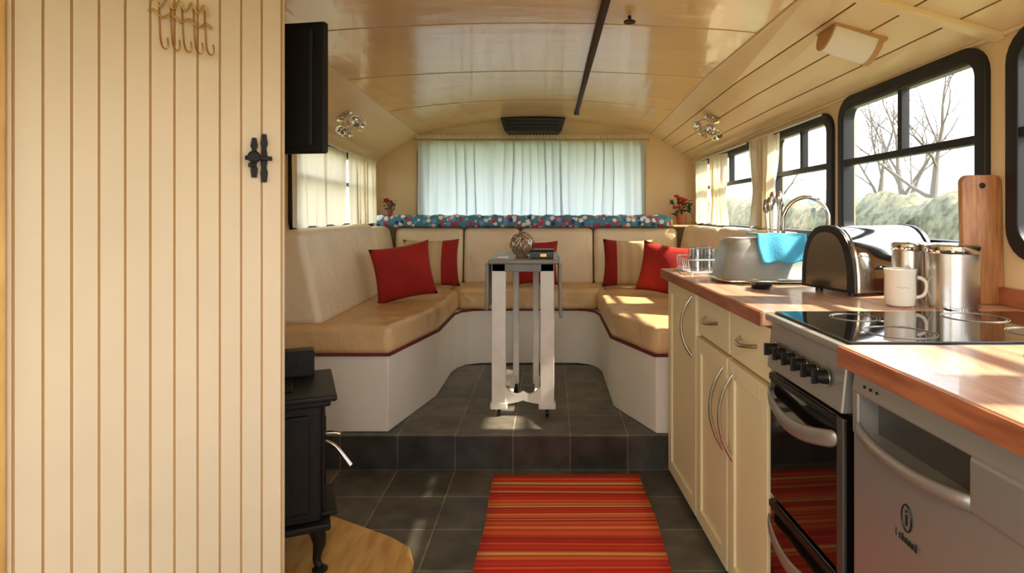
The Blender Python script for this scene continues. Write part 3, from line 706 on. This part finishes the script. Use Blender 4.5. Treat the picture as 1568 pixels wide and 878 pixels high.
# ---------------------------------------------------------------- worktop objects
R=E('bread_bin')
c=Vector((1.022,2.0,ZT)); yaw=rad(18)
def BB(x,y,z):
    x*=0.92
    return (c.x+x*math.cos(yaw)-y*math.sin(yaw),c.y+x*math.sin(yaw)+y*math.cos(yaw),c.z+z)
def dprof(w,hh,n=16,e=2.6,z0=0.012):
    P=[]
    for i in range(n+1):
        a=math.pi*i/n; cx,sx=math.cos(a),math.sin(a)
        P.append((-w*math.copysign(abs(cx)**(2/e),cx),z0+hh*abs(sx)**(2/e)))
    return P
def extr(name,P,x0,x1,m):
    n=len(P); v=[BB(x0,y,z) for y,z in P]+[BB(x1,y,z) for y,z in P]
    f=[tuple(range(n)),tuple(range(n,2*n))]+[(i,(i+1)%n,n+(i+1)%n,n+i) for i in range(n)]
    o=me(name,v,f,m,R,smooth=True); es=o.modifiers.new('es','EDGE_SPLIT'); es.split_angle=rad(40); return o
extr('body',dprof(0.105,0.195),-0.165,0.165,M['steel'])
PL=dprof(0.111,0.201)
extr('end_cap_left',PL,-0.178,-0.162,M['black']); extr('end_cap_right',PL,0.162,0.178,M['black'])
extr('end_rim_left',dprof(0.113,0.203),-0.172,-0.167,M['chrome']); extr('end_panel_left',dprof(0.088,0.172,z0=0.02),-0.181,-0.176,M['binend'])
extr('roll_lid',[(y,z) for y,z in dprof(0.109,0.199) if y<0.02]+[(0.02,0.03)],-0.150,0.150,M['chrome'])
tube('lid_handle',[BB(-0.06,-0.113,0.09),BB(-0.055,-0.128,0.088),BB(0.055,-0.128,0.088),BB(0.06,-0.113,0.09)],0.005,M['black'],R)
for x in (-0.14,0.14):
    for y in (-0.07,0.07): p=BB(x,y,0); lathe('foot',[(0.012,0),(0.012,0.014)],p,M['black'],R,12)
def can(x,y,r,hh):
    R=E('steel_canister')
    lathe('body',[(r,0),(r,hh*0.86)],(x,y,ZT),M['steel'],R,40)
    lathe('lid',[(r+0.002,hh*0.86),(r+0.003,hh*0.87),(r+0.003,hh*0.97),(r-0.004,hh),(r-0.02,hh+0.002),(0.001,hh+0.002)],(x,y,ZT),M['chrome'],R,40)
    lathe('base_ring',[(r+0.0015,0),(r+0.0015,0.008)],(x,y,ZT),M['chrome'],R,40)
can(1.072,1.655,0.062,0.172); can(1.035,1.79,0.045,0.170)
R=E('coffee_mug')
lathe('body',[(0.028,0),(0.036,0.006),(0.039,0.03),(0.038,0.085),(0.041,0.102),(0.038,0.103),(0.035,0.085),(0.035,0.01),(0.001,0.008)],(0.952,1.69,ZT),M['mug'],R,36)
tube('handle',[(0.99,1.675,ZT+0.08),(1.008,1.668,ZT+0.078),(1.012,1.666,ZT+0.05),(1.003,1.67,ZT+0.028),(0.987,1.676,ZT+0.026)],0.005,M['mug'],R,smooth=True)
tube('print_band',[(0.952+0.0388*math.cos(-2.3+q*0.12),1.69+0.0388*math.sin(-2.3+q*0.12),ZT+0.055+0.002*math.sin(q*1.7)) for q in range(8)],0.0008,M['print'],R,smooth=True)
R=E('chopping_board')
o=rr(1.142,1.254,ZT,ZT+0.36,0.022)
n=len(o); v=[(x,1.712+(z-ZT)*0.03,z) for x,z in o]+[(x,1.732+(z-ZT)*0.03,z) for x,z in o]
me('board',v,[tuple(range(n)),tuple(range(n,2*n))]+[(i,(i+1)%n,n+(i+1)%n,n+i) for i in range(n)],M['board'],R,bevel=0.004)
lathe('hanging_hole',[(0.008,0),(0.008,0.003)],(1.198,1.7225,ZT+0.33),M['gap'],R,20,axis=(0,-1,0))
# sink and tap
R=E('kitchen_sink')
o=rr(0.64,1.11,2.12,2.60,0.05); i_=rr(0.66,1.02,2.14,2.58,0.05)
ring('rim',o,i_,lambda u,w,q:(u,w,ZT+q),0.0,0.004,M['steel'],R)
prism('bowl_bottom',i_,ZT+0.0,ZT+0.001,M['steel'],R)
R=E('mixer_tap')
tx=0.915
lathe('base',[(0.025,0),(0.025,0.01),(0.016,0.02),(0.013,0.12)],(tx,2.44,ZT+0.004),M['chrome'],R,24)
P=[(tx,2.44,ZT+0.12)]+[(tx+0.085-0.085*math.cos(a),2.44-0.02*math.sin(a/2),ZT+0.22+0.09*math.sin(a)) for a in [math.pi*i/12 for i in range(13)]]+[(tx+0.17,2.42,ZT+0.17)]
tube('spout',P,0.008,M['chrome'],R,smooth=True)
tube('lever',[(tx,2.44,ZT+0.10),(tx-.025,2.42,ZT+0.13),(tx-.055,2.40,ZT+0.17)],0.006,M['chrome'],R)
R=E('utensil_holder')
lathe('pot',[(0.032,0),(0.034,0.15),(0.030,0.15),(0.028,0.004),(0.001,0.003)],(0.955,2.66,ZT),M['steel'],R,28)
for i in range(5):
    a=i*1.3; x=0.955+0.015*math.cos(a); y=2.66+0.015*math.sin(a); xx=0.955+0.030*math.cos(a); yy=2.66+0.03*math.sin(a)
    hh=0.27+0.02*math.sin(i*2); tube('handle_%d'%i,[(x,y,ZT+0.01),(xx,yy,ZT+hh)],0.004,M['steel'],R)
    lathe('head_%d'%i,[(0.006,0),(0.014,0.015),(0.015,0.035),(0.010,0.055),(0.004,0.06)],(xx,yy,ZT+hh-0.01),M['steel'],R,14)
# upturned washing-up bowl with cloth
R=E('washing_up_bowl')
v=[];f=[];lay=[(0.0,1.0),(0.012,1.0),(0.014,0.955),(0.10,0.88),(0.135,0.82),(0.15,0.70),(0.152,0.3)]
cx,cy=0.79,2.29
for z,s in lay:
    for x,y in rr(-0.185*s,0.185*s,-0.13*s,0.13*s,0.075*s,6): v.append((cx+x,cy+y,ZT+0.006+z))
n=28
for j in range(len(lay)-1):
    for i in range(n): f.append((j*n+i,j*n+(i+1)%n,(j+1)*n+(i+1)%n,(j+1)*n+i))
f.append(tuple(range((len(lay)-1)*n,len(lay)*n)))
me('shell',v,f,M['bowl'],R,smooth=True)
tube('rim',[(cx+x,cy+y,ZT+0.012) for x,y in rr(-0.187,0.187,-0.132,0.132,0.076,6)],0.006,M['chrome'],R,cyclic=True)
R=E('dish_cloth')
v=[];f=[];n=24;cols=16
for i in range(n+1):
    t=i/n
    for j in range(cols+1):
        s=j/cols; x=cx-0.060+0.175*s+0.006*math.sin(t*7)
        if t<0.45: y=cy+0.03-0.125*(t/0.45); z=0.166
        else: k=(t-0.45)/0.55; y=cy-0.095-0.040*k-0.006*math.sin(k*3); z=0.166-0.092*k
        z+=0.003*math.sin(s*14+t*3)*(0.4+t); y-=0.005*math.sin(s*11+2)*t
        v.append((x,y,ZT+0.004+z))
for i in range(n):
    for j in range(cols): a=i*(cols+1)+j; f.append((a,a+1,a+cols+2,a+cols+1))
o=me('cloth',v,f,M['cyan'],R,smooth=True); sm=o.modifiers.new('s','SOLIDIFY'); sm.thickness=0.004; sm.offset=1
R=E('dish_rack')
for q in range(2):
    z=ZT+0.012+q*0.05; tube('rail_%d'%q,[(x,y,z) for x,y in rr(0.545,0.70,2.44,2.70,0.03)],0.003,M['wire'],R,cyclic=True)
for i in range(7):
    y=2.46+i*0.036; tube('wire_%d'%i,[(0.545,y,ZT+0.062),(0.55,y,ZT+0.012),(0.695,y,ZT+0.012),(0.70,y,ZT+0.062)],0.002,M['wire'],R)
for x in (0.56,0.685):
    for y in (2.46,2.68): cyl('foot',(x,y,ZT),(x,y,ZT+0.012),0.005,M['wire'],R,10)
for i,(x,y) in enumerate(((0.59,2.49),(0.65,2.53),(0.60,2.59),(0.66,2.64))):
    lathe('glass_%d'%i,[(0.03,0),(0.026,0.085),(0.022,0.088),(0.0235,0.084),(0.027,0)],(x,y,ZT+0.016),M['drink'],R,24)
R=E('black_soap_dish')
lathe('dish',[(0.028,0),(0.034,0.008),(0.036,0.016),(0.030,0.014),(0.001,0.010)],(0.70,2.06,ZT),M['black'],R,24)
box('sponge',(0.685,2.045,ZT+0.010),(0.72,2.07,ZT+0.020),M['rubber'],R,0.003)
# ---------------------------------------------------------------- wall lamps
R=E('bulkhead_wall_lamp')
y_=2.0; a=Vector((0.75,y_,zc(y_))); b=Vector((W(y_),y_,zt(y_)))
mid=a.lerp(b,0.45); t=(b-a).normalized(); nrm=Vector((t.z,0,-t.x)); 
if nrm.z>0: nrm=-nrm
ay=Vector((0,1,0))
def HC(name,r,l0,l1,m,off=0.0,n=18,sq=1.0):
    v=[];f=[]
    for l in (l0,l1):
        for i in range(n+1):
            A=math.pi*i/n; p=mid+t*l+ay*(r*math.cos(A))+nrm*(off+r*sq*math.sin(A)); v.append(tuple(p))
    N=n+1
    f=[tuple(range(N)),tuple(range(N,2*N))]+[(i,(i+1)%N,N+(i+1)%N,N+i) for i in range(N)]
    o=me(name,v,f,m,R,smooth=True); es=o.modifiers.new('es','EDGE_SPLIT'); es.split_angle=rad(40)
HC('glass_shade',0.06,-0.075,0.065,M['frost'],0.008,sq=1.15)
HC('end_cap',0.063,0.065,0.082,M['lampw'],0.006,sq=1.15); HC('end_cap_b',0.062,-0.08,-0.075,M['lampw'],0.006,sq=1.15)
v=[]
for l in (-0.084,0.088):
    for q in (-0.066,0.066):
        for w in (-0.002,0.01): v.append(tuple(mid+t*l+ay*q+nrm*w))
me('back_plate',v,[(0,1,3,2),(4,5,7,6),(0,1,5,4),(2,3,7,6),(0,2,6,4),(1,3,7,5)],M['lampw'],R)
def spot(c,nrm,s):
    R=E('chrome_wall_spotlight'); c=Vector(c); nrm=Vector(nrm).normalized()
    q=Vector((0,0,1)).rotation_difference(nrm).to_matrix()
    lathe('rose',[(0.045*s,0),(0.045*s,0.008),(0.03*s,0.016),(0.008,0.02)],c,M['chrome'],R,28,axis=nrm)
    cc=c+nrm*0.055
    cyl('stem',c,cc,0.007,M['chrome'],R)
    for i in range(4):
        a=i*math.pi/2+0.4; d=q@Vector((math.cos(a),math.sin(a),0.15))
        p=cc+d*0.045*s
        tube('arm_%d'%i,[tuple(cc),tuple(cc+d*0.02+nrm*0.015),tuple(p)],0.005,M['chrome'],R,smooth=True)
        lathe('cup_%d'%i,[(0.010,0),(0.02*s,0.012),(0.030*s,0.036),(0.027*s,0.036),(0.016*s,0.012),(0.006,0.006)],p,M['chrome'],R,18,axis=(d*0.7+nrm*0.8+Vector((0,-0.5,0))).normalized())
    tube('loop',[tuple(cc+q@Vector((0.075*s*math.cos(a),0.075*s*math.sin(a),0.012*math.sin(3*a)))) for a in [2*math.pi*j/30 for j in range(30)]],0.004,M['chrome'],R,cyclic=True)
spot((0.915,3.5,1.675),(-0.4,-0.1,-0.8),1.0)
spot((-1.12,3.36,1.672),(0.55,-0.1,-0.8),1.0)
# ---------------------------------------------------------------- exterior
box('ground',(-60,-40,-0.95),(90,120,-0.9),M['grass'])
R=E('added_rear_light_blocker')  # unseen slab added outside to darken the top of the rear curtain
hexa('blocker_slab',[(-1.25,4.66,1.70),(1.0,4.66,1.70),(1.0,5.05,1.62),(-1.25,5.05,1.62),(-1.25,4.66,1.74),(1.0,4.66,1.74),(1.0,5.05,1.66),(-1.25,5.05,1.66)],M['winframe'],R,0.01)
def hedge(name,p0,p1,z0,z1,w,m,n=120,js=0.25):
    v=[];f=[];p0=Vector(p0);p1=Vector(p1);d=(p1-p0).normalized();nn=Vector((-d.y,d.x,0))
    K_=9
    for i in range(n+1):
        p=p0.lerp(p1,i/n)
        for j in range(K_):
            a=math.pi*j/(K_-1); hgt=z0+(z1-z0)*math.sin(a)**0.6
            q=p+nn*(w*math.cos(a)); k=noise.noise(Vector((q.x*0.7,q.y*0.7,hgt*1.3)))+0.5*noise.noise(Vector((q.x*2.7,q.y*2.7,hgt*3)))
            v.append((q.x+k*js,q.y+k*js,hgt+(k*js*1.6 if 0<j<K_-1 else 0)))
    for i in range(n):
        for j in range(K_-1): a=i*K_+j; f.append((a,a+1,a+K_+1,a+K_))
    return me(name,v,f,m,smooth=True)
hedge('garden_hedge',(8.5,-6,0),(8.5,34,0),-0.95,1.35,0.9,M['hedge'],200,0.35)
hedge('distant_treeline',(38,-30,0),(30,100,0),-0.95,2.9,5,M['hill'],200,0.9)
def tree(name,base,h,seed):
    rnd=random.Random(seed); v=[];f=[]
    def seg(a,b,ra,rb):
        d=(b-a).normalized(); x=d.orthogonal().normalized(); y=d.cross(x); k=len(v)
        for p,r in ((a,ra),(b,rb)):
            for i in range(5): A=2*math.pi*i/5; v.append(tuple(p+x*r*math.cos(A)+y*r*math.sin(A)))
        for i in range(5): f.append((k+i,k+(i+1)%5,k+5+(i+1)%5,k+5+i))
    def grow(p,d,l,r,lev):
        for s in range(3):
            d=(d+Vector((rnd.uniform(-1,1),rnd.uniform(-1,1),rnd.uniform(-.4,.6)))*0.2).normalized()
            q=p+d*l/3; seg(p,q,r,r*0.82); p=q; r*=0.82
            if lev<5 and (s>0 or lev>0):
                ax=Vector((rnd.uniform(-1,1),rnd.uniform(-1,1),rnd.uniform(-0.1,0.7))).normalized()
                grow(p,(d*0.65+ax*0.8).normalized(),l*0.68,r*0.6,lev+1)
        if lev<5: grow(p,d,l*0.6,r*0.8,lev+1)
    grow(Vector(base),Vector((0,0,1)),h*0.36,h*0.02,0)
    me(name,v,f,M['bark'])
tree('bare_tree',(14.2,22.6,-0.9),10.0,3)
tree('bare_tree.001',(16.5,31.0,-0.9),10.0,11)
tree('bare_tree.002',(19.5,34.0,-0.9),10.0,5)
tree('bare_tree.003',(14.0,38.0,-0.9),9.5,8)
tree('bare_tree.004',(16.5,28.5,-0.9),10.5,21)
# ---------------------------------------------------------------- light
w=bpy.data.worlds.new('sky'); S.world=w; w.use_nodes=True
N=w.node_tree.nodes; L=w.node_tree.links; bg=N['Background']
tc=N.new('ShaderNodeTexCoord'); sp=N.new('ShaderNodeSeparateXYZ'); L.new(tc.outputs['Generated'],sp.inputs[0])
cr=N.new('ShaderNodeValToRGB'); L.new(sp.outputs['Z'],cr.inputs['Fac'])
cr.color_ramp.elements[0].position=0.0; cr.color_ramp.elements[0].color=(0.98,0.98,1.0,1)
cr.color_ramp.elements[1].position=0.6; cr.color_ramp.elements[1].color=(0.74,0.86,1.0,1)
L.new(cr.outputs['Color'],bg.inputs['Color']); bg.inputs['Strength'].default_value=3.9
sd=bpy.data.lights.new('sun','SUN'); sd.energy=13; sd.angle=rad(1.5); sd.color=(1.0,0.86,0.66)
so=ob('sun',sd); so.rotation_euler=Vector((-1.0,0.12,-0.92)).to_track_quat('-Z','Y').to_euler()
def portal(nm,loc,rot,sx,sy):
    d=bpy.data.lights.new(nm,'AREA'); d.shape='RECTANGLE'; d.size=sx; d.size_y=sy; d.cycles.is_portal=True
    o=ob(nm,d); o.location=loc; o.rotation_euler=rot
for i,(a,b,c,d,_,_) in enumerate(RW):
    portal('portal_right_%d'%i,(W((a+b)/2)+0.05,(a+b)/2,shz((a+b)/2,(c+d)/2)),(0,rad(90),0),d-c,b-a)
for i,(a,b,c,d,_,_) in enumerate(LW):
    portal('portal_left_%d'%i,(-1.32,(a+b)/2,(c+d)/2),(0,rad(-90),0),d-c,b-a)
portal('portal_rear',(-0.14,4.65,1.33),(rad(-90),0,0),1.65,0.66)
portal('portal_front',(0.08,-1.26,1.08),(rad(90),0,0),2.4,1.05)
R=E('added_fill_lamp')  # unseen lamp added behind the camera to brighten the interior
lathe('shade',[(0.001,-0.05),(0.07,-0.04),(0.10,-0.01),(0.10,0.0)],(-0.1,-0.35,zr(-0.35)),M['frost'],R)
ld=bpy.data.lights.new('fill_light','AREA'); ld.shape='DISK'; ld.size=0.5; ld.energy=14; ld.color=(1.0,0.86,0.66)
lo=ob('fill_disk',ld,R); lo.location=(-0.1,-0.35,zr(-0.35)-0.07)
# ---------------------------------------------------------------- camera
cd=bpy.data.cameras.new('camera'); cd.sensor_width=36; cd.lens=36*950/1568; cd.shift_x=-59/1568; cd.shift_y=-121/1568; cd.clip_start=0.02; cd.clip_end=500
co=ob('camera',cd); co.location=(0,0,1.174); co.rotation_euler=(rad(90),0,0)
S.camera=co
S.view_settings.view_transform='Standard'; S.view_settings.look='None'; S.view_settings.exposure=0.33
# ---------------------------------------------------------------- recentre parents
bpy.context.view_layer.update()
for r in ROOTS:
    pts=[c.matrix_world@Vector(k) for c in r.children for k in c.bound_box]
    if not pts: continue
    lo_=Vector((min(p.x for p in pts),min(p.y for p in pts),min(p.z for p in pts))); hi=Vector((max(p.x for p in pts),max(p.y for p in pts),max(p.z for p in pts)))
    r.location=((lo_.x+hi.x)/2,(lo_.y+hi.y)/2,lo_.z)
    for c in r.children: c.matrix_parent_inverse=Matrix.Translation(-r.location)
